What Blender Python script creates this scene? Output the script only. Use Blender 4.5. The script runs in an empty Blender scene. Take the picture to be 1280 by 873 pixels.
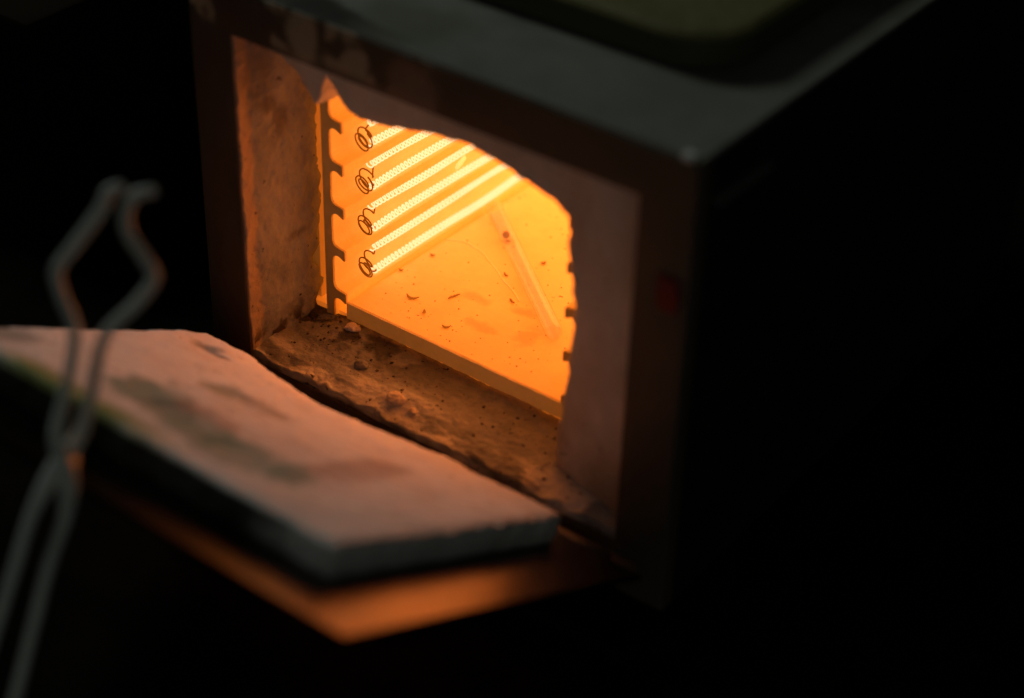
import bpy, bmesh, math, random
from mathutils import Vector, Matrix, noise
random.seed(7)
S = bpy.context.scene
COL = S.collection

# ------------------------------------------------------------------ camera
cam_d = bpy.data.cameras.new("camera")
cam = bpy.data.objects.new("camera", cam_d); COL.objects.link(cam)
R = Vector((0.79484421, 0.60632931, 0.02423731))
U = Vector((-0.36153181, 0.44110113, 0.82141618))
F = Vector((-0.4873576, 0.66166045, -0.56981401))
CP = Vector((0.68069928, -0.66632659, 0.66588472))
m = Matrix((R, U, -F)).transposed().to_4x4(); m.translation = CP
cam.matrix_world = m
cam_d.sensor_width = 36.0
cam_d.lens = 36.0 * 2461.4 / 1280
cam_d.shift_y = -10 / 1280
cam_d.clip_start = 0.01; cam_d.clip_end = 50
cam_d.dof.use_dof = True
cam_d.dof.focus_distance = (Vector((0.03, 0.085, 0.06)) - CP).dot(F)
cam_d.dof.aperture_fstop = 2.5
S.camera = cam

# ------------------------------------------------------------------ world, lamp, exposure
W = bpy.data.worlds.new("World"); S.world = W; W.use_nodes = True
W.node_tree.nodes["Background"].inputs[0].default_value = (0.95, 1.0, 0.85, 1)
W.node_tree.nodes["Background"].inputs[1].default_value = 0.009
ld = bpy.data.lights.new("ceiling_lamp", 'AREA'); ld.shape = 'DISK'; ld.size = 0.30
ld.energy = 2.1; ld.color = (0.92, 1.0, 0.92)
lamp = bpy.data.objects.new("ceiling_lamp", ld); COL.objects.link(lamp)
lamp.location = (-0.80, 0.12, 0.98)
lamp.rotation_euler = (Vector((0.15, 0.0, 0.15)) - lamp.location).to_track_quat('-Z', 'Y').to_euler()
wd = bpy.data.lights.new("fill_light", 'AREA'); wd.shape = 'RECTANGLE'; wd.size = 0.9; wd.size_y = 1.1  # added fill light, unseen behind the camera, greys the jamb and tongs
wd.energy = 1.15; wd.color = (0.95, 1.0, 0.90)
fill = bpy.data.objects.new("fill_light", wd); COL.objects.link(fill)
fill.location = (1.55, -1.65, 0.75)
fill.rotation_euler = (Vector((0.12, -0.1, 0.12)) - fill.location).to_track_quat('-Z', 'Y').to_euler()
S.view_settings.view_transform = 'Standard'
S.view_settings.look = 'None'
S.view_settings.exposure = 0.0
S.view_settings.gamma = 1.0
S.view_settings.use_curve_mapping = False
S.cycles.use_denoising = True
S.cycles.max_bounces = 16
S.cycles.diffuse_bounces = 12
S.cycles.glossy_bounces = 4
S.cycles.transmission_bounces = 8
S.cycles.sample_clamp_indirect = 6
S.cycles.caustics_reflective = False
S.cycles.caustics_refractive = False

COIL_E = 1.5            # radiance of the glowing wire

# ------------------------------------------------------------------ materials
def mat(name, c1, c2, scale=40.0, rough=0.8, bump=0.3, metal=0.0, detail=6.0, dist=0.002,
        emit=None, emit_s=0.0, extra=None, spec=0.3):
    M = bpy.data.materials.new(name); M.use_nodes = True
    nt = M.node_tree; n = nt.nodes; b = n["Principled BSDF"]
    tc = n.new("ShaderNodeTexCoord")
    nz = n.new("ShaderNodeTexNoise"); nz.inputs["Scale"].default_value = scale
    nz.inputs["Detail"].default_value = detail; nz.inputs["Roughness"].default_value = 0.65
    nt.links.new(tc.outputs["Object"], nz.inputs["Vector"])
    rp = n.new("ShaderNodeValToRGB")
    rp.color_ramp.elements[0].position = 0.35; rp.color_ramp.elements[0].color = (*c1, 1)
    rp.color_ramp.elements[1].position = 0.65; rp.color_ramp.elements[1].color = (*c2, 1)
    nt.links.new(nz.outputs["Fac"], rp.inputs["Fac"])
    col = rp.outputs["Color"]
    if extra: col = extra(nt, tc, col)
    nt.links.new(col, b.inputs["Base Color"])
    b.inputs["Roughness"].default_value = rough; b.inputs["Metallic"].default_value = metal
    b.inputs["Specular IOR Level"].default_value = spec
    if bump:
        n2 = n.new("ShaderNodeTexNoise"); n2.inputs["Scale"].default_value = scale * 6
        n2.inputs["Detail"].default_value = 8
        nt.links.new(tc.outputs["Object"], n2.inputs["Vector"])
        bp = n.new("ShaderNodeBump"); bp.inputs["Strength"].default_value = bump
        bp.inputs["Distance"].default_value = dist
        nt.links.new(n2.outputs["Fac"], bp.inputs["Height"])
        nt.links.new(bp.outputs["Normal"], b.inputs["Normal"])
    if emit:
        b.inputs["Emission Color"].default_value = (*emit, 1)
        b.inputs["Emission Strength"].default_value = emit_s
    return M

def mixc(nt, fac, a, b):
    mx = nt.nodes.new("ShaderNodeMix"); mx.data_type = 'RGBA'
    nt.links.new(fac, mx.inputs["Factor"])
    for sock, v in ((mx.inputs["A"], a), (mx.inputs["B"], b)):
        if isinstance(v, tuple): sock.default_value = (*v, 1)
        else: nt.links.new(v, sock)
    return mx.outputs["Result"]

def ramp(nt, src, a, b, va=0.0, vb=1.0):
    mr = nt.nodes.new("ShaderNodeMapRange"); mr.interpolation_type = 'SMOOTHSTEP'
    mr.inputs["From Min"].default_value = a; mr.inputs["From Max"].default_value = b
    mr.inputs["To Min"].default_value = va; mr.inputs["To Max"].default_value = vb
    nt.links.new(src, mr.inputs["Value"]); return mr.outputs["Result"]

def noise_n(nt, tc, scale, detail=4, off=(0, 0, 0), stretch=(1, 1, 1)):
    mp = nt.nodes.new("ShaderNodeMapping"); mp.inputs["Location"].default_value = off
    mp.inputs["Scale"].default_value = stretch
    nt.links.new(tc.outputs["Object"], mp.inputs["Vector"])
    nz = nt.nodes.new("ShaderNodeTexNoise"); nz.inputs["Scale"].default_value = scale
    nz.inputs["Detail"].default_value = detail
    nt.links.new(mp.outputs["Vector"], nz.inputs["Vector"]); return nz.outputs["Fac"]

def xyz(nt, tc):
    s = nt.nodes.new("ShaderNodeSeparateXYZ"); nt.links.new(tc.outputs["Object"], s.inputs[0]); return s.outputs

def mathn(nt, op, a, b):
    q = nt.nodes.new("ShaderNodeMath"); q.operation = op; q.use_clamp = True
    for i, v in enumerate((a, b)):
        if isinstance(v, (int, float)): q.inputs[i].default_value = v
        else: nt.links.new(v, q.inputs[i])
    return q.outputs[0]

def blob(nt, tc, centre, radii, edge=0.35, wob=0.5, scale=60):
    """a stain with an uneven outline about a point of the object: 1 inside, 0 outside"""
    sub = nt.nodes.new("ShaderNodeVectorMath"); sub.operation = 'SUBTRACT'
    nt.links.new(tc.outputs["Object"], sub.inputs[0]); sub.inputs[1].default_value = centre
    dv = nt.nodes.new("ShaderNodeVectorMath"); dv.operation = 'DIVIDE'
    nt.links.new(sub.outputs[0], dv.inputs[0]); dv.inputs[1].default_value = radii
    ln = nt.nodes.new("ShaderNodeVectorMath"); ln.operation = 'LENGTH'
    nt.links.new(dv.outputs[0], ln.inputs[0])
    nz = noise_n(nt, tc, scale, 5)
    off = nt.nodes.new("ShaderNodeMath"); off.operation = 'MULTIPLY_ADD'
    nt.links.new(nz, off.inputs[0]); off.inputs[1].default_value = wob * 2; off.inputs[2].default_value = -wob
    ad = nt.nodes.new("ShaderNodeMath"); ad.operation = 'ADD'
    nt.links.new(ln.outputs["Value"], ad.inputs[0]); nt.links.new(off.outputs[0], ad.inputs[1])
    return ramp(nt, ad.outputs[0], 1.0 - edge, 1.0 + edge, 1.0, 0.0)

BASE = Vector((0.13, 0.17, -0.06))       # foot of the furnace; every part of it is written about this point
def L(x, y, z): return (x - BASE.x, y - BASE.y, z - BASE.z)

def speckle(c, scale, lo, hi):
    def f(nt, tc, col):
        return mixc(nt, ramp(nt, noise_n(nt, tc, scale, 3, (3, 1, 2)), lo, hi), col, c)
    return f

def floor_extra(nt, tc, col):
    col = speckle((0.30, 0.13, 0.05), 260, 0.69, 0.76)(nt, tc, col)
    for c, r in (((0.128, 0.098, 0.0149), (.006, .009, .02)), ((0.112, 0.118, 0.0149), (.008, .004, .02)),
                 ((0.080, 0.112, 0.0149), (.010, .004, .02)), ((0.1, 0.09, 0.0149), (.012, .004, .02))):
        f = mathn(nt, 'MULTIPLY', blob(nt, tc, L(*c), r, .6, 1.0, 150), 0.36)
        col = mixc(nt, f, col, (0.42, 0.17, 0.07))
    return col

HOT = dict(emit=(1.0, 0.20, 0.010), emit_s=0.43)
M_floor = mat("fired_floor_plate", (.76, .62, .30), (.84, .71, .36), 30, .75, .15, extra=floor_extra, emit=(1.0, 0.17, 0.005), emit_s=0.30)
M_hold = mat("fired_coil_plate", (.72, .60, .32), (.80, .68, .38), 45, .8, .2, emit=(1.0, 0.24, 0.010), emit_s=0.40)
M_chamber = mat("chamber_brick", (.77, .65, .34), (.84, .72, .40), 30, .85, .3, **HOT)
M_coil = mat("glowing_wire", (.3, .2, .12), (.34, .24, .15), 50, .6, 0, emit=(1.0, 0.58, 0.28), emit_s=COIL_E)
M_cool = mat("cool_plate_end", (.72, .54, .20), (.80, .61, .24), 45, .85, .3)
M_back = mat("hottest_back_brick", (.77, .65, .34), (.84, .72, .40), 30, .85, .3, emit=(1.0, .25, .055), emit_s=3.7)
M_warm = mat("warm_hearth_edge", (.62, .50, .32), (.72, .58, .38), 45, .85, .3, emit=(1, .26, .012), emit_s=.10)
M_loop = mat("oxidised_wire", (.10, .04, .012), (.16, .07, .02), 300, .7, 0, emit=(1, .22, .008), emit_s=.13)

def sill_extra(nt, tc, col):
    o = xyz(nt, tc)
    back = ramp(nt, o[1], L(0, .020, 0)[1], L(0, .046, 0)[1])
    left = ramp(nt, o[0], L(.02, 0, 0)[0], L(.15, 0, 0)[0], 1.0, .25)
    soot = mathn(nt, 'MULTIPLY', mathn(nt, 'MULTIPLY', back, left), ramp(nt, noise_n(nt, tc, 55, 7), .40, .53))
    col = mixc(nt, mathn(nt, 'MULTIPLY', soot, .92), col, (.025, .019, .014))
    pale = ramp(nt, noise_n(nt, tc, 42, 6, (5, 2, 0), (.6, 1.6, 1)), .44, .56)
    front = ramp(nt, o[1], L(0, .008, 0)[1], L(0, .035, 0)[1], 1, 0)
    col = mixc(nt, mathn(nt, 'MULTIPLY', pale, front), col, (.68, .70, .74))
    return speckle((.02, .014, .01), 210, .66, .72)(nt, tc, col)
M_sill = mat("crumbling_sill", (.20, .215, .235), (.34, .365, .40), 55, .95, .9, dist=.0015, extra=sill_extra)

def jamb_extra(nt, tc, col):
    o = xyz(nt, tc)
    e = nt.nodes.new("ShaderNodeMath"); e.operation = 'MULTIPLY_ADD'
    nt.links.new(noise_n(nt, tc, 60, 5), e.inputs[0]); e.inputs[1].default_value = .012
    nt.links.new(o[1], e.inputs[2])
    lit_strip = ramp(nt, e.outputs[0], L(0, .0165, 0)[1], L(0, .020, 0)[1], 1, 0)  # paler front strip stands in for the glow falling on it
    col = mixc(nt, lit_strip, col, (.36, .29, .23))
    for c, r in (((0, .028, .152), (.02, .007, .005)), ((0, .036, .14), (.02, .006, .009)), ((0, .045, .06), (.02, .009, .003)),
                 ((0, .02, .17), (.02, .012, .02))):
        col = mixc(nt, mathn(nt, 'MULTIPLY', blob(nt, tc, L(*c), r, .6, .7, 110), .5), col, (.07, .05, .04))
    low = ramp(nt, o[2], L(0, 0, .0)[2], L(0, 0, .022)[2], 1, 0)
    col = mixc(nt, mathn(nt, 'MULTIPLY', low, ramp(nt, noise_n(nt, tc, 90, 6), .45, .6)), col, (.05, .036, .028))
    return speckle((.04, .03, .025), 190, .68, .74)(nt, tc, col)
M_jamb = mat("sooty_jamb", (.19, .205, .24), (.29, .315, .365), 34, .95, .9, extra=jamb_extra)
def lining_extra(nt, tc, col):
    o = xyz(nt, tc)
    col = mixc(nt, mathn(nt, 'MULTIPLY', ramp(nt, noise_n(nt, tc, 26, 6, (2, 2, 5), (1, 1, .5)), .42, .66), .5), col, (.44, .36, .30))
    low = ramp(nt, o[2], L(0, 0, .012)[2], L(0, 0, .075)[2], .65, 0)
    col = mixc(nt, mathn(nt, 'MULTIPLY', low, ramp(nt, noise_n(nt, tc, 18, 5), .3, .55)), col, (.34, .23, .15))
    return speckle((.22, .17, .14), 230, .68, .75)(nt, tc, col)
M_lining = mat("grey_front_lining", (.58, .54, .51), (.68, .64, .61), 24, .95, .8, extra=lining_extra)

def slab_extra(nt, tc, col):
    return col
M_slabc = None

def frame_extra(nt, tc, col):
    o = xyz(nt, tc)
    up = ramp(nt, o[2], L(0, 0, .204)[2], L(0, 0, .212)[2])
    lf = ramp(nt, o[0], L(.10, 0, 0)[0], L(.155, 0, 0)[0], 1, 0)
    patch = ramp(nt, noise_n(nt, tc, 30, 5, (1.3, 0, 4.1), (1, 1, .8)), .50, .56)
    f = mathn(nt, 'MULTIPLY', mathn(nt, 'MULTIPLY', up, lf), patch)
    col = mixc(nt, f, col, (.36, .31, .23))
    f2 = blob(nt, tc, L(.125, 0, .214), (.016, .05, .016), .3, .5, 60)
    col = mixc(nt, mathn(nt, 'MULTIPLY', f2, .7), col, (.25, .18, .14))
    f3 = blob(nt, tc, L(.052, 0, .222), (.010, .05, .016), .3, .5, 60)
    return mixc(nt, mathn(nt, 'MULTIPLY', f3, .8), col, (.40, .36, .27))
M_frame = mat("dark_brown_enamel", (.078, .054, .036), (.105, .074, .050), 14, .55, .25, extra=frame_extra, dist=.001)

def shell_extra(nt, tc, col):
    o = xyz(nt, tc)
    e = nt.nodes.new("ShaderNodeMath"); e.operation = 'MULTIPLY_ADD'      # scorched band along the front left edge of the lid
    nt.links.new(noise_n(nt, tc, 26, 6), e.inputs[0]); e.inputs[1].default_value = -.034
    nt.links.new(o[1], e.inputs[2])
    band = ramp(nt, e.outputs[0], L(0, -.003, 0)[1], L(0, .003, 0)[1], 1, 0)
    lf = ramp(nt, o[0], L(.07, 0, 0)[0], L(.13, 0, 0)[0], 1, 0)
    col = mixc(nt, mathn(nt, 'MULTIPLY', mathn(nt, 'MULTIPLY', band, lf), .9), col, (.020, .015, .011))
    sm = ramp(nt, noise_n(nt, tc, 12, 6, (2, 5, 1)), .42, .62)
    return mixc(nt, mathn(nt, 'MULTIPLY', sm, .55), col, (.13, .125, .085))
M_shell = mat("grey_green_enamel", (.205, .21, .18), (.275, .28, .24), 20, .5, .15, extra=shell_extra, dist=.0008)
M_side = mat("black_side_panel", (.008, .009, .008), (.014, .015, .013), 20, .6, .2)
M_louvre = mat("scuffed_louvre", (.07, .075, .065), (.11, .115, .10), 60, .5, .2)
M_steel = mat("oxidised_steel", (.56, .60, .56), (.70, .74, .69), 90, .4, .15, metal=.0, spec=.5)
M_chip = mat("bare_steel", (.8, .82, .8), (.88, .9, .88), 90, .3, 0, metal=0)
def plate_shade_extra(nt, tc, col):
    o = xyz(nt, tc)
    lf = ramp(nt, o[0], L(.19, 0, 0)[0], L(.285, 0, 0)[0], 1, 0)  # left part painted darker for the glow that the slab blocks
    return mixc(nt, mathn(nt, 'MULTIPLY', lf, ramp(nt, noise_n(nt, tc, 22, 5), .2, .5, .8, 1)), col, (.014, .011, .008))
M_rust = mat("heat_browned_plate", (.032, .015, .008), (.052, .026, .013), 16, .32, .15, metal=.85, dist=.0004, spec=.12, extra=plate_shade_extra)
M_red = mat("red_tape", (.16, .010, .008), (.20, .014, .01), 30, .6, .1)
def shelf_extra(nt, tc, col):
    f = ramp(nt, xyz(nt, tc)[2], .0150, .0178, 1, 0)  # shade of the side faces put into the colour below the top
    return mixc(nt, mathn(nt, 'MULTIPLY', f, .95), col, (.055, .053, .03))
M_dish = mat("olive_glaze", (.15, .142, .06), (.21, .20, .085), 20, .6, .2, extra=shelf_extra)
M_bench = mat("dark_bench_top", (.005, .004, .003), (.013, .010, .007), 9, .9, .5, spec=.03)
M_wall = mat("dark_wall", (.02, .018, .015), (.03, .026, .022), 5, .9, .2, spec=.03)
M_box = mat("dark_brown_wood", (.010, .007, .004), (.015, .010, .006), 12, .9, .3, spec=.03)
M_flake = mat("dark_scale", (.16, .06, .02), (.24, .10, .03), 200, .9, 0, emit=(1, .25, .01), emit_s=.25)
M_bead = mat("brown_bead", (.12, .04, .014), (.2, .07, .02), 200, .7, 0, emit=(1, .25, .01), emit_s=.05)
M_lump = mat("pale_brick_lump", (.66, .60, .56), (.78, .72, .68), 80, .95, .6)
M_crack = mat("pale_crack_lip", (.85, .72, .52), (.9, .78, .58), 80, .8, 0, **HOT)

M_glass = bpy.data.materials.new("clear_glass"); M_glass.use_nodes = True      # thin wall: clear straight through, mirror at grazing
_n = M_glass.node_tree; _n.nodes.remove(_n.nodes["Principled BSDF"])
_t = _n.nodes.new("ShaderNodeBsdfTransparent"); _t.inputs[0].default_value = (.97, .96, .94, 1)
_g = _n.nodes.new("ShaderNodeBsdfGlossy"); _g.inputs["Roughness"].default_value = .08
_f = _n.nodes.new("ShaderNodeMath"); _f.operation = 'MULTIPLY'; _f.inputs[1].default_value = .45
_w = _n.nodes.new("ShaderNodeLayerWeight"); _w.inputs["Blend"].default_value = .22; _n.links.new(_w.outputs["Facing"], _f.inputs[0])
_m = _n.nodes.new("ShaderNodeMixShader")
_n.links.new(_f.outputs[0], _m.inputs[0]); _n.links.new(_t.outputs[0], _m.inputs[1]); _n.links.new(_g.outputs[0], _m.inputs[2])
_n.links.new(_m.outputs[0], _n.nodes["Material Output"].inputs["Surface"])

# ------------------------------------------------------------------ mesh helpers
def make(name, verts, faces, mt, parent=None, base=None, smooth=False):
    """one mesh object from world coordinates; base is the point its origin sits on"""
    b = BASE if parent is furnace_ref[0] and parent is not None else base
    if parent is not None: b = origin_of(parent)
    if b is None: b = Vector((0, 0, 0))
    me = bpy.data.meshes.new(name)
    me.from_pydata([tuple(Vector(v) - b) for v in verts], [], faces)
    me.validate(); me.update()
    bm = bmesh.new(); bm.from_mesh(me); bmesh.ops.remove_doubles(bm, verts=bm.verts, dist=1e-6)
    bmesh.ops.recalc_face_normals(bm, faces=bm.faces); bm.to_mesh(me); bm.free()
    if smooth:
        for p in me.polygons: p.use_smooth = True
    me.materials.append(mt)
    o = bpy.data.objects.new(name, me); COL.objects.link(o)
    if parent is not None: o.parent = parent
    else: o.location = b
    return o

furnace_ref = [None]
def origin_of(o):
    v = Vector((0, 0, 0))
    while o is not None: v += o.location; o = o.parent
    return v

def empty(name, loc, label, cat):
    o = bpy.data.objects.new(name, None); COL.objects.link(o); o.location = loc
    o.empty_display_size = .02; o["label"] = label; o["category"] = cat; return o

def tag(o, label=None, cat=None, group=None, kind=None):
    for k, v in (("label", label), ("category", cat), ("group", group), ("kind", kind)):
        if v: o[k] = v
    return o

def merge(parts):
    V, Fc = [], []
    for v, f in parts:
        k = len(V); V += list(v); Fc += [tuple(i + k for i in q) for q in f]
    return V, Fc

def box(x0, x1, y0, y1, z0, z1, bev=0.0, seg=2):
    bm = bmesh.new(); bmesh.ops.create_cube(bm, size=1)
    for v in bm.verts:
        v.co = Vector((x0 + (v.co.x + .5) * (x1 - x0), y0 + (v.co.y + .5) * (y1 - y0), z0 + (v.co.z + .5) * (z1 - z0)))
    if bev: bmesh.ops.bevel(bm, geom=bm.edges[:], offset=bev, segments=seg, affect='EDGES', profile=.6)
    bm.verts.index_update()
    r = [v.co.copy() for v in bm.verts], [tuple(v.index for v in f.verts) for f in bm.faces]
    bm.free(); return r

def grid_box(x0, x1, y0, y1, z0, z1, step, disp):
    """closed block of fine quads, each vertex moved by disp(point, outward normal)"""
    nx, ny, nz = [max(1, round((b - a) / step)) for a, b in ((x0, x1), (y0, y1), (z0, z1))]
    V, Fc = [], []
    def face(fn, nu, nv, nrm):
        k = len(V)
        for i in range(nu + 1):
            for j in range(nv + 1):
                V.append(Vector(fn(i / nu, j / nv)))
        for i in range(nu):
            for j in range(nv):
                a = k + i * (nv + 1) + j
                Fc.append((a, a + 1, a + nv + 2, a + nv + 1))
    X = lambda t: x0 + t * (x1 - x0); Y = lambda t: y0 + t * (y1 - y0); Z = lambda t: z0 + t * (z1 - z0)
    for z in (z0, z1): face(lambda u, v, z=z: (X(u), Y(v), z), nx, ny, None)
    for y in (y0, y1): face(lambda u, v, y=y: (X(u), y, Z(v)), nx, nz, None)
    for x in (x0, x1): face(lambda u, v, x=x: (x, Y(u), Z(v)), ny, nz, None)
    return [disp(v) for v in V], Fc

def tube(path, rad, sides=8, cap=True, radii=None):
    V, Fc = [], []
    n = len(path); P = [Vector(p) for p in path]
    t = (P[1] - P[0]).normalized()
    up = Vector((0, 0, 1)) if abs(t.z) < .9 else Vector((1, 0, 0))
    nrm = (up - t * up.dot(t)).normalized()
    for i in range(n):
        t2 = (P[min(i + 1, n - 1)] - P[max(i - 1, 0)]).normalized()
        nrm = (nrm - t2 * nrm.dot(t2)).normalized(); bi = t2.cross(nrm)
        r = radii[i] if radii else rad
        for s in range(sides):
            a = 2 * math.pi * s / sides
            V.append(P[i] + (nrm * math.cos(a) + bi * math.sin(a)) * r)
    for i in range(n - 1):
        for s in range(sides):
            a, b = i * sides + s, i * sides + (s + 1) % sides
            Fc.append((a, b, b + sides, a + sides))
    if cap:
        Fc.append(tuple(reversed(range(sides)))); Fc.append(tuple((n - 1) * sides + s for s in range(sides)))
    return V, Fc

def spline(pts, per=8):
    P = [Vector(p) for p in pts]; P = [P[0] * 2 - P[1]] + P + [P[-1] * 2 - P[-2]]
    out = []
    for i in range(1, len(P) - 2):
        for k in range(per):
            t = k / per; a, b, c, d = P[i - 1], P[i], P[i + 1], P[i + 2]
            out.append(.5 * ((2 * b) + (c - a) * t + (2 * a - 5 * b + 4 * c - d) * t * t + (3 * b - a - 3 * c + d) * t ** 3))
    out.append(P[-2]); return out

def nz(p, s, o=0.0): return noise.noise(Vector(p) * s + Vector((o, o * 1.7, o * .6)))
def fbm(p, s, o=0.0): return nz(p, s, o) + .5 * nz(p, s * 2.1, o + 9) + .25 * nz(p, s * 4.3, o + 17)

def extrude_profile(prof, y0, y1, ny=1):
    """profile of (x, z) points pulled along y"""
    n = len(prof); V, Fc = [], []
    for k in range(ny + 1):
        y = y0 + (y1 - y0) * k / ny
        V += [(x, y, z) for x, z in prof]
    for k in range(ny):
        for i in range(n):
            a, b = k * n + i, k * n + (i + 1) % n
            Fc.append((a, b, b + n, a + n))
    Fc.append(tuple(range(n))); Fc.append(tuple(ny * n + i for i in reversed(range(n))))
    return V, Fc

# ------------------------------------------------------------------ the setting
bench = make("bench_top", *box(-1.6, 1.9, -1.4, 1.2, -.10, -.06, .004), M_bench)
tag(bench, "dark worktop under the furnace", kind="structure")
wall = make("back_wall", *box(-2.4, 2.6, 1.30, 1.38, -1.0, 2.2), M_wall)
tag(wall, "dark wall far behind the furnace", kind="structure")

# ------------------------------------------------------------------ the furnace
furnace = empty("muffle_furnace", BASE, "small front loading box furnace, door lowered, glowing orange inside", "furnace")
furnace_ref[0] = furnace
XL, XR, ZT, ZB, YB = -.0305, .2914, .2335, -.036, .40
OW, OH = .26, .2044

# steel skin: lid, sides, back, bottom
lid = make("lid_panel", *box(XL, XR, .0012, YB, ZT - .0022, ZT, .0008), M_shell, furnace)
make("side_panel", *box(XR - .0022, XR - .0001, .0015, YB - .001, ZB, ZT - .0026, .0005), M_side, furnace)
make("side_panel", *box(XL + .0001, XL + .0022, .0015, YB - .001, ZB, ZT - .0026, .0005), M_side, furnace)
make("rear_panel", *box(XL + .003, XR - .003, YB - .004, YB - .002, ZB, ZT - .003), M_side, furnace)
make("bottom_panel", *box(XL + .003, XR - .003, .003, YB - .005, ZB, ZB + .002), M_side, furnace)
side = [o for o in furnace.children if o.name.startswith("side_panel")][0]
for dz in (-.001,):          # pressed louvres low relief under the lid edge
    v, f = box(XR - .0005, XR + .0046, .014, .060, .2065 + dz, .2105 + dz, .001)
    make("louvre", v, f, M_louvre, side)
for fx in (XL + .03, XR - .03):
    for fy in (.04, YB - .04):
        make("foot", *tube([(fx, fy, -.0601), (fx, fy, -.052), (fx, fy, ZB)], .011, 20, radii=[.013, .012, .010]), M_side, furnace)

# front frame, one sheet with a rectangular opening and a folded inner lip
def frame_mesh():
    o = [(XL, ZB), (XR, ZB), (XR, ZT - .001), (XL, ZT - .001)]
    i = [(0, -.004), (OW, -.004), (OW, OH), (0, OH)]
    rings = []
    def ring(pts, y, ins=0.0, n=22):
        r = []
        cx, cz = .13, .1
        for k in range(4):
            a, b = Vector(pts[k]), Vector(pts[(k + 1) % 4])
            for t in range(n):
                q = a.lerp(b, t / n)
                q = q + Vector((ins * (1 if cx > q.x else -1), ins * (1 if cz > q.y else -1)))
                r.append((q.x, y, q.y))
        return r
    rings = [ring(o, .010), ring(o, .0012), ring(o, .0002, .0010)]
    for t in (.2, .4, .6, .8):
        rings.append([tuple(Vector(a).lerp(Vector(b), t)) for a, b in zip(ring(o, .0), ring(i, .0))])
    rings += [ring(i, .0002, -.0012), ring(i, .0006, 0), ring(i, .0012, -.0004), ring(i, .0016, -.003), ring(i, .0018, -.009)]
    V, Fc = [], []
    n = len(rings[0])
    for k, r in enumerate(rings):
        for p in r:
            p = Vector(p)
            if 2 <= k <= 6: p.y += .0009 * fbm(p, 9, 3)
            V.append(p)
    for k in range(len(rings) - 1):
        for j in range(n):
            a, b = k * n + j, k * n + (j + 1) % n
            Fc.append((a, b, b + n, a + n))
    return V, Fc
frame = make("front_frame", *frame_mesh(), M_frame, furnace, smooth=False)
tp = box(.2745, .2858, -.0016, .0001, .1495, .1680, .0006)
def jag(v): v = Vector(v); v.x += .0016 * nz(v, 130); v.z += .0018 * nz(v, 120, 5); return v
o = make("tape_patch", *grid_box(.2745, .2862, -.0014, .0008, .1495, .1680, .0012, jag), M_red, frame)
tag(o, "small dark red patch of tape")
bm_v, bm_f = grid_box(.2818, .2872, -.0008, .0042, .2322, .2348, .0006, lambda v: Vector(v) + Vector((0, .0004, .0004)) * nz(v, 300))
make("worn_corner", bm_v, bm_f, M_chip, frame, smooth=True)

# broken brick sill
def sill_d(v):
    v = Vector(v)
    fr = max(0, 1 - (v.y - .003) / .010)
    if v.z > -.006:
        v.z += .0011 * fbm((v.x * .7, v.y * 1.2, 0), 55) + .0005 * fbm((v.x * .8, v.y * 1.1, 1), 190) + .0005 * nz((v.x, v.y, 2), 420)
        q = nz((v.x * .35, v.y * 1.8 + .004 * nz((v.x, v.y, 5), 60), 3), 110, 6); v.z += .0009 * max(0, 1 - abs(q) * 5) * fr
        v.z -= fr * (.0012 + .0035 * abs(nz((v.x, 0, 0), 70, 4)))
        v.z += .004 * math.exp(-((v.x - .035) / .02) ** 2 - ((v.y - .05) / .016) ** 2)
        v.z += .0035 * math.exp(-((v.x - .105) / .035) ** 2 - ((v.y - .022) / .008) ** 2)
        v.z = min(v.z, .0075)
    v.y += (.0028 * fbm((v.x, 0, v.z), 75, 2)) * fr
    return v
make("sill_brick", *grid_box(-.012, .2655, .0034, .0625, -.030, .0005, .0012, sill_d), M_sill, furnace, smooth=True)
# left jamb
def jamb_d(v):
    v = Vector(v)
    if v.x > -.01:
        v.x += .0013 * fbm((0, v.y, v.z), 45, 1) + .0008 * fbm((0, v.y, v.z), 150, 3) + .0003 * nz((0, v.y, v.z), 400, 5)
        e = max(0, (v.y - .051) / .014)
        v.x -= e * e * .003 - e * .0022 * nz((0, v.y, v.z), 90, 8)
        v.y += e * (.0075 * fbm((0, 0, v.z), 40, 5) + .0010 * nz((0, v.y * .3, v.z), 115, 6))
        if v.y < .011: v.x += .0014 * (1 - (v.y - .002) / .009)
    return v
make("jamb_brick", *grid_box(-.027, -.0012, .0020, .0655, -.012, .2055, .0015, jamb_d), M_jamb, furnace, smooth=True)

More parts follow.
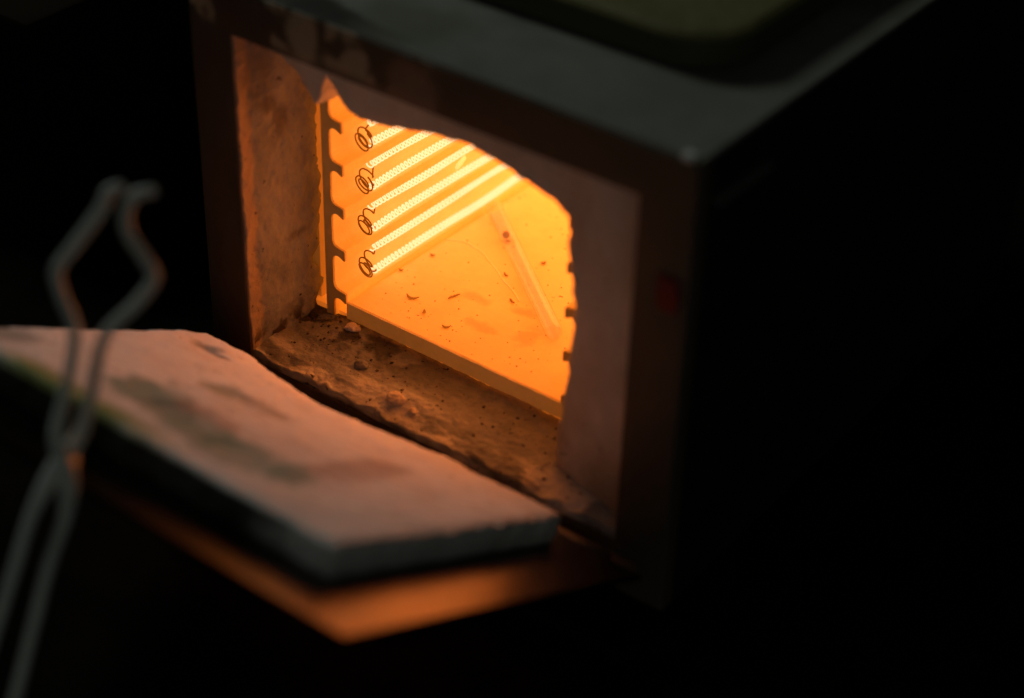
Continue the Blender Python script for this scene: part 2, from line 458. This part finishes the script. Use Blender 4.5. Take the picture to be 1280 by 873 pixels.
# front lining with a broken, uneven hole
def lining_mesh():
    hole = [(-.012, .1850), (.010, .1830), (.020, .1765), (.0275, .1690), (.0335, .1625), (.0362, .1640), (.0385, .1730), (.0425, .1835), (.0455, .1790), (.0500, .1710), (.0560, .1655),
            (.0640, .1645), (.0824, .1666), (.1000, .1700), (.1096, .1722), (.1250, .1735), (.1386, .1748), (.1520, .1725), (.1670, .1688),
            (.1800, .1655), (.1880, .1640), (.1925, .1622), (.1940, .1590), (.1985, .1575), (.2015, .1540), (.2025, .1485), (.2010, .1440),
            (.2040, .1330), (.2065, .1210), (.2089, .1090), (.2092, .0950), (.2080, .0850), (.2075, .0700), (.2060, .0600), (.2051, .0516),
            (.2030, .0420), (.2035, .0330), (.2003, .0240), (.2003, .0180), (.1990, .0080), (.1990, -.0080)]
    pts = []
    for a, b in zip(hole[:-1], hole[1:]):
        a, b = Vector(a), Vector(b); n = max(1, round((b - a).length / .0008))
        for k in range(n): pts.append(a.lerp(b, k / n))
    pts.append(Vector(hole[-1]))
    for _ in range(2): pts = [pts[0]] + [(pts[i - 1] + pts[i] * 2 + pts[i + 1]) / 4 for i in range(1, len(pts) - 1)] + [pts[-1]]
    cx, cz = .085, -.010
    T0, R0 = .2115, .2640
    rows = []
    def yfront(x): return .027 - .24 * max(0, x - .2)
    n = len(pts)
    def outer(k):
        p = pts[k]; s = k / (n - 1)
        # walk along the top then down the right edge of the opening
        if p.x < .19 and p.y > .1: return Vector((p.x - .004 if p.x < 0 else p.x * R0 / .205, T0))
        return Vector((R0, max(-.012, T0 * (p.y + .012) / .170 - .012)))
    outs = [outer(k) for k in range(n)]
    for _ in range(25): outs = [outs[0]] + [(outs[i - 1] + outs[i] + outs[i + 1]) / 3 for i in range(1, n - 1)] + [outs[-1]]
    outs = [Vector((min(R0, o.x), min(T0, o.y))) for o in outs]
    prof = [(1.0, 0), (.85, 0), (.7, 0), (.55, 0), (.42, 0), (.3, 0), (.2, 0), (.12, .0), (.06, .0002), (.025, .0010), (.006, .0026), (.0, .0050),
            (.0, .009), (.004, .014), (.012, .020), (.03, .027), (.08, .030), (.5, .030), (1.0, .030)]
    V, Fc = [], []
    for f, dy in prof:
        for k in range(n):
            q = pts[k].lerp(outs[k], f)
            y = yfront(q.x) + dy
            p = Vector((q.x, y, q.y))
            near = max(0, 1 - f * 8)
            p.y += .0008 * fbm(p, 40, 7) + near * .0012 * fbm(p, 110, 2)
            if near and k > 3 and k < n - 4:
                p.x += near * (.0014 * fbm((p.x, p.y * .6, p.z), 130, 11) + .0006 * nz((p.x, p.y, p.z), 420, 3)); p.z += near * (.0014 * fbm((p.x, p.y * .6, p.z), 130, 13) + .0006 * nz((p.x, p.y, p.z), 420, 8))
            V.append(p)
    for r in range(len(prof) - 1):
        for k in range(n - 1):
            a = r * n + k
            Fc.append((a, a + 1, a + 1 + n, a + n))
    return V, Fc
make("front_lining", *lining_mesh(), M_lining, furnace, smooth=True)

# hearth plate with its crack lip
def hearth_d(v):
    v = Vector(v)
    if v.z > .012: v.z += .00018 * fbm((v.x, v.y, 0), 40)
    return v
hearth = make("hearth_plate", *grid_box(.0238, .1905, .0602, .2485, .0042, .0149, .004, hearth_d), M_floor, furnace)
cr = spline([(.0240, .1512, .0150), (.035, .1567, .0150), (.0497, .1545, .0150), (.0590, .1500, .0150), (.0678, .1453, .0150), (.0817, .1369, .0150),
             (.090, .1330, .0150), (.102, .1250, .0150)], 10)
cr = [p + Vector((.0006 * nz(p, 180), .0006 * nz(p, 180, 3), 0)) for p in cr]
make("crack", *tube(cr, .0005, 6), M_crack, hearth, smooth=True)

# coil plates: stem with undercut ridges, grooves between them
HZ = [.1605, .1319, .1043, .0758, .0471, .0172]
def plate_profile():
    x0, xs, xt = .0076, .0135, .0228          # back, groove bottom, ridge tip
    pr = [(x0, -.001), (xs - .001, -.001)]
    zs = sorted(HZ)
    pr.append((xs, .001))
    for z in zs:
        pr += [(xs, z - .0062), (xs + .0004, z - .0040), (xs + .0016, z - .0026), (xs + .0034, z - .0020), (xs + .0052, z - .0022), (xt - .0010, z - .0038), (xt, z - .0038),
               (xt + .0002, z - .0030), (xt + .0002, z + .0024), (xt - .0004, z + .0030), (xs + .0040, z + .0036), (xs + .0020, z + .0042), (xs + .0006, z + .0058), (xs, z + .0080)]
    zt = .1700
    pr = [q for q in pr if q[1] < zt] + [(xs, zt), (x0, zt)]
    # neat drop of points that double back
    out = [pr[0]]
    for q in pr[1:]:
        if q[1] >= out[-1][1] - .004: out.append(q)
    return out
prof = plate_profile()
def stem_end(mirror):
    V, Fc = extrude_profile(prof, .0606, .2490, 1)
    if mirror: V = [(.2041 - x, y, z) for x, y, z in V]
    return V, Fc
plates = []
for mi in (False, True):
    plates.append(make("coil_plate", *stem_end(mi), M_hold, furnace))

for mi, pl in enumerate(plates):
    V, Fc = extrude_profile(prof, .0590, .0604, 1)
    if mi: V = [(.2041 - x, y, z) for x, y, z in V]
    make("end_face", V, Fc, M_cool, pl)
make("front_edge", *grid_box(.0236, .1907, .0588, .0600, .0040, .0147, .0025, lambda v: Vector(v) + Vector((0, .0003, .0002)) * nz(v, 150)), M_warm, hearth)

# heating coils: two runs a groove, hairpin loops between them at the front
CX, CR, WR, PITCH = .0216, .00195, .00052, .0033
def helix(x, z, y0, y1, ph, sides=5, seg=11):
    pts = []; n = int((y1 - y0) / PITCH * seg)
    for i in range(n + 1):
        t = i / seg; a = 2 * math.pi * t + ph
        y = y0 + PITCH * t
        y += .00035 * math.sin(t * .23 + ph * 2) + .00018 * math.sin(t * .61 + ph)
        j = .00025 * math.sin(y * 90 + ph * 3)
        pts.append((x + CR * math.cos(a) + j, y, z + CR * math.sin(a) + .00055 * math.sin(y * 55 + ph)))
    return tube(pts, WR, sides)
def hairpin(x, za, zb, y, ph, rnd, sg):
    pts = []; mid = (za + zb) / 2; rr = abs(za - zb) / 2
    turns = 3.3 + rnd * .9; seg = 20; n = int(turns * seg)
    pts.append((x, y + .004, za + CR * .3))
    for i in range(n + 1):
        t = i / n; a = 2 * math.pi * turns * t + ph
        e = math.sin(math.pi * t)
        c = Vector((x + sg * .0030 * e, y - .0100 * e, mid + rr * .50 * math.cos(math.pi * t)))
        r = CR * (1.60 + .50 * e)
        pts.append(c + Vector((r * 1.0 * math.cos(a), -.0022 * math.sin(a), r * 1.45 * math.sin(a))))
    pts.append((x, y + .004, zb - CR * .3))
    return tube(spline(pts, 2), WR * .95, 6)
zs = sorted(HZ)
for side_i, pl in enumerate(plates):
    fx = (lambda x: x) if side_i == 0 else (lambda x: .2041 - x)
    for g in range(5):
        lo, hi = zs[g] + .0066, zs[g + 1] - .0074
        y0 = .0835 + .0025 * random.random()
        for z in (lo, hi):
            v, f = helix(fx(CX), z, y0 if side_i == 0 else .12, .2400, random.random() * 6, 5 if side_i == 0 else 4, 11 if side_i == 0 else 7)
            make("heating_coil", v, f, M_coil, pl, smooth=True)
        v, f = hairpin(fx(CX), hi, lo, y0, random.random() * 6, random.random(), 1 if side_i == 0 else -1)
        make("coil_bend", v, f, M_loop, pl, smooth=True)
# brick round the chamber
make("chamber_roof", *box(-.02, .225, .0560, .262, .1665, .2100), M_chamber, furnace)
make("chamber_back", *box(-.02, .225, .2482, .285, -.02, .2000), M_back, furnace)
make("chamber_base", *box(-.02, .225, .0632, .262, -.030, .0034), M_chamber, furnace)
make("chamber_side", *box(-.0285, -.004, .0670, .262, -.02, .2080), M_warm, furnace)
make("chamber_side", *box(.1968, .2850, .0580, .262, -.02, .2080), M_chamber, furnace)

# ------------------------------------------------------------------ the lowered door
ANG = math.radians(28.6)
HG = Vector((0, -.0155, .0008))           # hinge line
du, dn = Vector((0, -math.cos(ANG), math.sin(ANG))), Vector((0, math.sin(ANG), math.cos(ANG)))
def D(x, u, n): return HG + Vector((x, 0, 0)) + du * u + dn * n
U1 = .2600
def door_mesh():
    # shallow pressed tray: flat sheet with a raised rim on three sides
    bits = []
    def dbox(x0, x1, u0, u1, n0, n1, bev):
        v, f = box(x0, x1, u0, u1, n0, n1, bev)
        bits.append(([D(*p) for p in v], f))
    dbox(XL, XR, .006, U1, -.0030, 0, .0010)
    return merge(bits)
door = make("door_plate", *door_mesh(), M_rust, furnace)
def rim_mesh():
    pts = [(XL + .0035, .012), (XL + .0035, U1 - .0035), (XR - .0035, U1 - .0035), (XR - .0035, .012)]
    bits = []
    for (xa, ua), (xb, ub) in zip(pts[:-1], pts[1:]):
        x0, x1, u0, u1 = min(xa, xb) - .003, max(xa, xb) + .003, min(ua, ub) - .003, max(ua, ub) + .003
        v, f = box(x0, x1, u0, u1, .0001, .0026, .0010); bits.append(([D(*p) for p in v], f))
    return merge(bits)
for hx in (.01, .25):
    make("hinge_barrel", *tube([(hx - .016, HG.y, HG.z - .004), (hx, HG.y, HG.z - .004), (hx + .016, HG.y, HG.z - .004)], .0042, 14), M_frame, door, smooth=True)
make("hinge_leaf", *box(XL + .012, XR - .012, -.0130, -.0002, -.0125, -.0100, .0006), M_frame, furnace)

SX0, SX1, SU0, SU1, ST = -.004, .2476, .026, .217, .0165
def slab_extra(nt, tc, col):
    def C(x, u, n=ST): p = D(x, u, n); return L(*p)
    def stain(x, u, rx, ru, c, k, col, wob=.55, sc=60):
        f = mathn(nt, 'MULTIPLY', blob(nt, tc, C(x, u), (rx, ru * 1.25, .03), .4, wob, sc), k)
        return mixc(nt, f, col, c)
    g = (.17, .29, .24)
    col = mixc(nt, mathn(nt, 'MULTIPLY', ramp(nt, noise_n(nt, tc, 22, 6, (4, 1, 7)), .45, .68), .22), col, (.58, .49, .43))
    col = mixc(nt, mathn(nt, 'MULTIPLY', ramp(nt, noise_n(nt, tc, 75, 6, (1, 8, 2)), .52, .70), .22), col, (.48, .38, .32))
    col = stain(.080, .166, .015, .020, g, .80, col, .9, 70)
    col = stain(.102, .168, .016, .013, (.17, .23, .185), .8, col, .9, 70)
    col = stain(.128, .176, .018, .013, g, .80, col, .9, 70)
    col = stain(.152, .176, .020, .016, g, .70, col, .9, 70)
    col = stain(.176, .168, .014, .015, (.16, .31, .28), .85, col, .9, 70)
    col = stain(.181, .118, .011, .034, (.47, .38, .35), .7, col, .8, 70)
    col = stain(.084, .108, .011, .009, (.28, .31, .23), .75, col, .9, 80)
    col = stain(.104, .102, .018, .005, (.34, .30, .25), .6, col, .9, 80)
    col = stain(.112, .150, .022, .007, (.40, .26, .20), .5, col, .9, 80)
    col = stain(.022, .054, .009, .006, (.30, .29, .27), .8, col, .7, 90)
    col = stain(.033, .057, .010, .003, (.24, .17, .10), .7, col, .7, 90)
    col = stain(.008, .19, .012, .012, (.32, .31, .27), .8, col)
    col = mixc(nt, ramp(nt, noise_n(nt, tc, 240, 3, (6, 3, 2)), .66, .74), col, (.30, .22, .17))
    # mossy green discolouration on the outer edge, left half
    o = xyz(nt, tc)
    q = nt.nodes.new("ShaderNodeVectorMath"); q.operation = 'DOT_PRODUCT'
    nt.links.new(tc.outputs["Object"], q.inputs[0]); q.inputs[1].default_value = du
    base_u = Vector(L(*D(0, 0, 0))).dot(du)
    e = ramp(nt, q.outputs["Value"], base_u + SU1 - .022, base_u + SU1 - .007)
    lf = ramp(nt, o[0], L(.10, 0, 0)[0], L(.16, 0, 0)[0], 1, 0)
    lf2 = ramp(nt, o[0], L(.015, 0, 0)[0], L(.05, 0, 0)[0])
    f = mathn(nt, 'MULTIPLY', mathn(nt, 'MULTIPLY', e, mathn(nt, 'MULTIPLY', lf, lf2)), ramp(nt, noise_n(nt, tc, 40, 4), .30, .5, .5, 1))
    col = mixc(nt, mathn(nt, 'MULTIPLY', f, .85), col, (.22, .27, .03))
    # outer edge face: its shade painted in as near black, weaker at the right
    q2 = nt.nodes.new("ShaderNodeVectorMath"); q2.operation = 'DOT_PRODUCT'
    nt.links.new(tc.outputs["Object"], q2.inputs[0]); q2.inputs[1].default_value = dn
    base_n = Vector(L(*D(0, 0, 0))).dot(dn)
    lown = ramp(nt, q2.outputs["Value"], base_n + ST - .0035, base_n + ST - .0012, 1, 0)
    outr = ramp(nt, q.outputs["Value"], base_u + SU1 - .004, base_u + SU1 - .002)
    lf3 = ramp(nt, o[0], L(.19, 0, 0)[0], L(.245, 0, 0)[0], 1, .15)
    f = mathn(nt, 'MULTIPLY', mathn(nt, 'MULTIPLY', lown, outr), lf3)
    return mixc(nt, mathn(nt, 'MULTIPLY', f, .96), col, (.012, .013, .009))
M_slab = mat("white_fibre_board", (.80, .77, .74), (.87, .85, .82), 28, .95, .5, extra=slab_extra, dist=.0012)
def slab_d(v):
    x, u, n = v
    p = Vector((x, u, n))
    top = max(0, (n - .004) / (ST - .004))
    if n > ST * .6:
        n += .0008 * fbm((x, u, 0), 38, 2) + .00035 * fbm((x, u, 0), 170) + .0002 * nz((x, u, 0), 420)
        for cx, cu, rx, ru, d in ((.022, .054, .008, .005, .0026), (.033, .057, .008, .0025, .0024), (.080, .166, .014, .016, .0012), (.102, .168, .014, .010, .0016), (.128, .176, .02, .010, .0012), (.155, .175, .02, .012, .0010), (.084, .108, .010, .007, .0014), (.181, .118, .008, .03, .0006), (.216, .098, .004, .004, .0012)):
            n -= d * math.exp(-((x - cx) / rx) ** 2 - ((u - cu) / ru) ** 2)
    eb = max(0, 1 - (u - SU0) / .008); ef = max(0, 1 - (SU1 - u) / .006)
    el = max(0, 1 - (x - SX0) / .008); er = max(0, 1 - (SX1 - x) / .006)
    u += eb * (.0030 * fbm((x, 0, n * .5), 42, 4) + .0022 * fbm((x, 0, n), 135, 4))
    u += ef * .0010 * fbm((x, 0, n), 60, 6)
    x += el * .0018 * fbm((0, u, n), 60, 8) + er * .0010 * fbm((0, u, n), 80, 9)
    wr = math.exp(-((x - .095) / .055) ** 2) * max(0, 1 - (p.y - SU0) / .035) ** 1.5
    u += .0070 * wr
    if n > ST * .3: n -= .0060 * wr
    # broken back left corner
    k = max(0, 1 - ((p.x - SX0) + (p.y - SU0)) / .022)
    u += k * .006; x += k * .003
    if n > ST * .3: n += .0035 * max(0, 1 - (p.x - SX0) / .20)
    ch = max(eb, ef, el, er)
    if p.z > ST - 1e-6: n -= .0014 * ch * ch + .0012 * er * max(0, nz((0, u, 0), 120, 3)) * 2
    return D(x, u, n)
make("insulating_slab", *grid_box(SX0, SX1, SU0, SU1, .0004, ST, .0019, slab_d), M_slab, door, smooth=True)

# ------------------------------------------------------------------ things in the chamber
def lathe_tube(a, b, ro, ri, sides=24):
    """glass tube, round closed end at b, open with a rolled lip at a"""
    a, b = Vector(a), Vector(b); ax = (b - a).normalized(); ln = (b - a).length
    pr = [(0, ro * 1.0), (-.0003, ro * 1.12), (.0008, ro * 1.14), (.0022, ro)]
    pr += [(ln * t, ro) for t in (.2, .4, .6, .8)] + [(ln - ro + ro * math.sin(q), ro * math.cos(q)) for q in [i * math.pi / 14 for i in range(8)]]
    inn = [(ln - ro + ri * math.sin(q), ri * math.cos(q)) for q in [i * math.pi / 14 for i in range(7, -1, -1)]]
    pr2 = pr[:-1] + [(ln, .00005)] + [(ln - ro + ri, .00005)] + inn[1:] + [(ln * t, ri) for t in (.8, .6, .4, .2)] + [(.001, ri), (0, ri * 1.05)]
    up = Vector((0, 0, 1)); n1 = (up - ax * up.dot(ax)).normalized(); n2 = ax.cross(n1)
    V, Fc = [], []
    for d, r in pr2:
        for s in range(sides):
            q = 2 * math.pi * s / sides; V.append(a + ax * d + (n1 * math.cos(q) + n2 * math.sin(q)) * r)
    m_ = len(pr2)
    for i in range(m_):
        for s in range(sides):
            p, q = i * sides + s, i * sides + (s + 1) % sides
            r_, t_ = ((i + 1) % m_) * sides + (s + 1) % sides, ((i + 1) % m_) * sides + s
            Fc.append((p, q, r_, t_))
    return V, Fc
RT = .0052
ta, tb = Vector((.0300, .1935, .0152 + RT * 1.14)), Vector((.1450, .1036, .0152 + RT))
gt = make("glass_tube", *lathe_tube(ta, tb, RT, RT - .0011), M_glass, base=ta, smooth=True)
tag(gt, "clear glass test tube lying across the glowing furnace floor", "test tube")
bc = ta.lerp(tb, .21) + Vector((0, 0, -.0016))
bv, bf = grid_box(-.0022, .0022, -.0022, .0022, -.0022, .0022, .0009, lambda v: bc + Vector(v).normalized() * .0024 * (1 + .1 * nz(v, 300)))
tag(make("bead", bv, bf, M_bead, base=bc, smooth=True), "small dark brown bead inside the glass tube", "bead")

def flake(c, ln, wd, ang, curl, seed):
    n = 9; V, Fc = [], []
    for i in range(n):
        t = i / (n - 1) - .5
        w = wd * (1 - (2 * t) ** 4 * .8) * (1 + .4 * nz((i, seed, 0), .9))
        bend = curl * (t * 2) ** 2 * ln
        for s, top in ((-1, 0), (1, 0), (1, 1), (-1, 1)):
            x, y = t * ln, s * w / 2 + bend
            V.append(Vector((c[0] + x * math.cos(ang) - y * math.sin(ang), c[1] + x * math.sin(ang) + y * math.cos(ang),
                             c[2] + top * .0006 + .0012 * abs(t) * (1 + nz((i, seed, 3), .7)))))
    for i in range(n - 1):
        for s in range(4):
            a, b = i * 4 + s, i * 4 + (s + 1) % 4
            Fc.append((a, b, b + 4, a + 4))
    Fc += [(0, 1, 2, 3), tuple((n - 1) * 4 + k for k in (3, 2, 1, 0))]
    return V, Fc
FL = [((.0505, .0865, .0151), .0085, .0017, .20, .25, "curled brown flake at the front left of the glowing floor"),
      ((.0688, .1040, .0151), .0085, .0012, 1.25, -.1, "slanted thin brown flake between the curled flake and the glass tube"),
      ((.0993, .1219, .0151), .0055, .0012, -.35, .0, "straight dark sliver touching the lower side of the glass tube"),
      ((.0786, .1425, .0151), .0040, .0012, -.3, .1, "tiny dark sliver on the pale crack beside the glass tube"),
      ((.0300, .1315, .0151), .0035, .0014, .1, .1, "brown speck near the foot of the lowest coil"),
      ((.0260, .1062, .0151), .0030, .0014, .4, .1, "brown speck nearest the left corner of the floor"),
      ((.0560, .1745, .0151), .0028, .0018, .4, .1, "small dark grain behind the glass tube"),
      ((.0885, .1680, .0151), .0032, .0020, 1.0, .1, "lone dark grain on the floor right of the glass tube"),
      ((.0860, .0757, .0151), .0055, .0014, .5, .2, "broken brown flake close to the front edge of the glowing floor"),
      ((.0660, .0800, .0151), .0045, .0016, 2.1, .1, "stubby brown flake right of the curled flake near the front edge")]
for i, (c, ln, wd, an, cu, lb) in enumerate(FL):
    tag(make("scale_flake", *flake(c, ln, wd, an, cu, i * 3.1), M_flake, base=Vector(c)), lb, "flake", "dark flakes on the furnace floor")
bits = []
for i in range(150):
    x, y = random.uniform(.028, .175), random.uniform(.064, .235); r = random.uniform(.0002, .00055)
    bits.append(grid_box(-1, 1, -1, 1, -1, 1, 2, lambda v: Vector((x, y, .0150)) + Vector(v).normalized() * r * random.uniform(.6, 1.4)))
tag(make("debris", *merge(bits), M_flake), "fine dark grit scattered on the glowing floor", "grit", kind="stuff")
bits = []
for i in range(230):
    x, y = random.uniform(.0, .215), random.triangular(.010, .061, .056); r = random.choice((.00025, .0003, .0004, .0006, .0009))
    if x > .10 and random.random() < .5: continue
    z = sill_d((x, y, .0005)).z
    bits.append(grid_box(-1, 1, -1, 1, -1, 1, 2, lambda v: Vector((x, y, z)) + Vector(v).normalized() * r * random.uniform(.6, 1.5)))
M_grit = mat("sooty_grit", (.03, .022, .016), (.12, .085, .06), 300, .95, 0)
tag(make("rubble", *merge(bits), M_grit), "crumbs of burnt brick strewn along the sill", "crumbs", kind="stuff")
lc = Vector((.0985, .0150, sill_d((.0985, .015, .0005)).z + .0020))
def lump_d(v):
    v = Vector(v).normalized(); return lc + Vector((v.x * .0056, v.y * .0046, v.z * .0034)) * (1 + .22 * fbm(v, 1.6, 4))
tag(make("brick_lump", *grid_box(-1, 1, -1, 1, -1, 1, .22, lump_d), M_lump, base=lc, smooth=True),
    "pale round lump of broken brick on the front edge of the sill", "brick lump")
for c, r, lb in (((.060, .030), .0046, "flat dull brown chip on the left part of the sooty sill"),
                 ((.112, .0140), .0030, "small pale chip just right of the round lump on the sill"),
                 ((.034, .052), .0045, "pinkish chip lying below the coil plate end on the sill")):
    cc = Vector((c[0], c[1], sill_d((c[0], c[1], .0005)).z + r * .25))
    def chip_d(v, cc=cc, r=r):
        v = Vector(v).normalized(); return cc + Vector((v.x * r, v.y * r * .8, v.z * r * .5)) * (1 + .35 * fbm(v, 1.5, r * 4000))
    tag(make("brick_chip", *grid_box(-1, 1, -1, 1, -1, 1, .3, chip_d), M_lump if "pale" in lb or "pink" in lb else M_sill, base=cc, smooth=True), lb, "brick chip", "brick chips on the sill")

hc = Vector((.0246, .1655, .0640))
M_hotchip = mat("hot_chip", (.80, .70, .50), (.85, .75, .55), 80, .8, .3, emit=(1.0, .52, .16), emit_s=.9)
def hot_d(v):
    v = Vector(v).normalized()
    return hc + Vector((v.x * .0012, v.y * .0052, v.z * .0020 + v.y * .0022)) * (1 + .3 * fbm(v, 1.4, 2))
tag(make("hot_chip", *grid_box(-1, 1, -1, 1, -1, 1, .4, hot_d), M_hotchip, base=hc, smooth=True),
    "small pale glowing chip lodged against a heating coil", "brick chip")

# ------------------------------------------------------------------ tongs leaning on the door
LF = [(0.1172, -0.1915, 0.2396), (0.1167, -0.1963, 0.233), (0.112, -0.2092, 0.219), (0.1092, -0.2174, 0.2099), (0.1135, -0.2203, 0.2009), (0.1222, -0.2223, 0.1884), (0.1253, -0.2281, 0.1763),
      (0.1275, -0.2367, 0.1611), (0.1298, -0.2443, 0.1474), (0.1381, -0.2473, 0.1337), (0.1425, -0.2544, 0.1184), (0.143, -0.2677, 0.0981), (0.1455, -0.2837, 0.0716), (0.148, -0.2988, 0.0464),
      (0.1506, -0.314, 0.021), (0.1532, -0.3293, -0.0046), (0.1585, -0.361, -0.0563)]
RF = [(0.1272, -0.1845, 0.239), (0.1253, -0.1898, 0.2333), (0.1285, -0.193, 0.2249), (0.1379, -0.1929, 0.2147), (0.1429, -0.1938, 0.2079), (0.1404, -0.2018, 0.1987), (0.1338, -0.2144, 0.1873), (0.134, -0.2215, 0.1766),
      (0.1362, -0.2301, 0.1614), (0.1369, -0.2389, 0.1476), (0.1332, -0.25, 0.1351), (0.1305, -0.2636, 0.118), (0.1314, -0.2775, 0.0962), (0.1327, -0.2956, 0.068), (0.1338, -0.3118, 0.0428),
      (0.135, -0.3281, 0.0173), (0.1361, -0.3445, -0.0083), (0.1384, -0.3772, -0.0563)]
AX = Vector((.80, .60, 0)).cross(Vector((-.26, .40, .88))).normalized()
if AX.y > 0: AX = -AX                      # towards the front of the bench
TG = Vector((.148, -.365, -.06))
tongs = empty("tongs", TG, "bent wire crucible tongs leaning upright against the lowered furnace door", "tongs")
for pts, off, tip in ((LF, .0026, Vector((.0026, .0060, .0010))), (RF, -.0026, Vector((.0040, .0070, .0000)))):
    P = [Vector(p) for p in pts]
    P = [P[0] + tip] + P
    q = []
    for p in P:
        k = math.exp(-((p.z - .136) / .022) ** 2)
        q.append(p + AX * off * k * 1.5 * (1 if off > 0 else 1))
    path = spline(q, 7)
    n = len(path)
    rad = [.0027 * (1.0 + (-.12 if i < 7 else 0) + .75 * math.exp(-((path[i].z - .134) / .012) ** 2)) for i in range(n)]
    rad[0] *= .7
    make("arm", *tube(path, .0034, 14, radii=rad), M_steel, tongs, smooth=True)
pc = Vector((.1372, -.2465, .1368))
make("pivot_rivet", *tube([pc - AX * .0095, pc - AX * .0085, pc + AX * .0085, pc + AX * .0095], .004, 16, radii=[.0022, .0032, .0032, .0022]), M_steel, tongs, smooth=False)

# ------------------------------------------------------------------ pan on the lid, box and board beside the furnace
def rrect(x0, x1, y0, y1, r, n=10):
    out = []
    for cx, cy, a0 in ((x1 - r, y1 - r, 0), (x0 + r, y1 - r, 90), (x0 + r, y0 + r, 180), (x1 - r, y0 + r, 270)):
        for k in range(n + 1):
            a = math.radians(a0 + 90 * k / n); out.append((cx + r * math.cos(a), cy + r * math.sin(a)))
    return out
def block_mesh():
    rows = [(.0030, .0003), (.0006, .0012), (.0, .0040), (.0003, .0140), (.0, .0165), (.0012, .0190), (.0040, .0200), (.0300, .0203)]
    V, Fc = [], []; n = None
    for ins, h in rows:
        pts = rrect(.050 + ins, .2570 - ins, .0665 + ins, .262 - ins, max(.006, .036 - ins * .7), 12); n = len(pts)
        for x, y in pts:
            w = .0016 * fbm((x, y, h), 30, 3) + .0006 * nz((x, y, h), 140)
            V.append(Vector((x + w, y + w * .7, ZT + .0003 + h + (.0005 * fbm((x, y, h), 60, 8) if h > .01 else 0))))
    for k in range(len(rows) - 1):
        for j in range(n):
            a, b = k * n + j, k * n + (j + 1) % n; Fc.append((a, b, b + n, a + n))
    Fc.append(tuple(range(n))); Fc.append(tuple((len(rows) - 1) * n + j for j in reversed(range(n))))
    return V, Fc
tag(make("kiln_shelf", *block_mesh(), M_dish, base=Vector((.15, .17, ZT)), smooth=False), "olive slab with rounded corners lying on top of the furnace", "kiln shelf")

BB = Vector((-.40, .22, -.06))
wb = empty("storage_box", BB, "dark brown box standing on the bench left of the furnace", "box")
make("body", *box(-.572, -.2285, .051, .390, -.0599, .098, .003), M_box, wb)
make("lid", *box(-.576, -.2275, .048, .393, .0985, .122, .003), M_box, wb)
PB = Vector((.62, .72, -.06))
pb = empty("plank_stand", PB, "dark brown board standing on edge behind the furnace at right", "board")
make("plank", *box(.46, .90, .70, .722, -.0598, .10, .002), M_box, pb)
make("batten", *box(.455, .905, .7225, .742, -.0598, -.03, .002), M_box, pb)
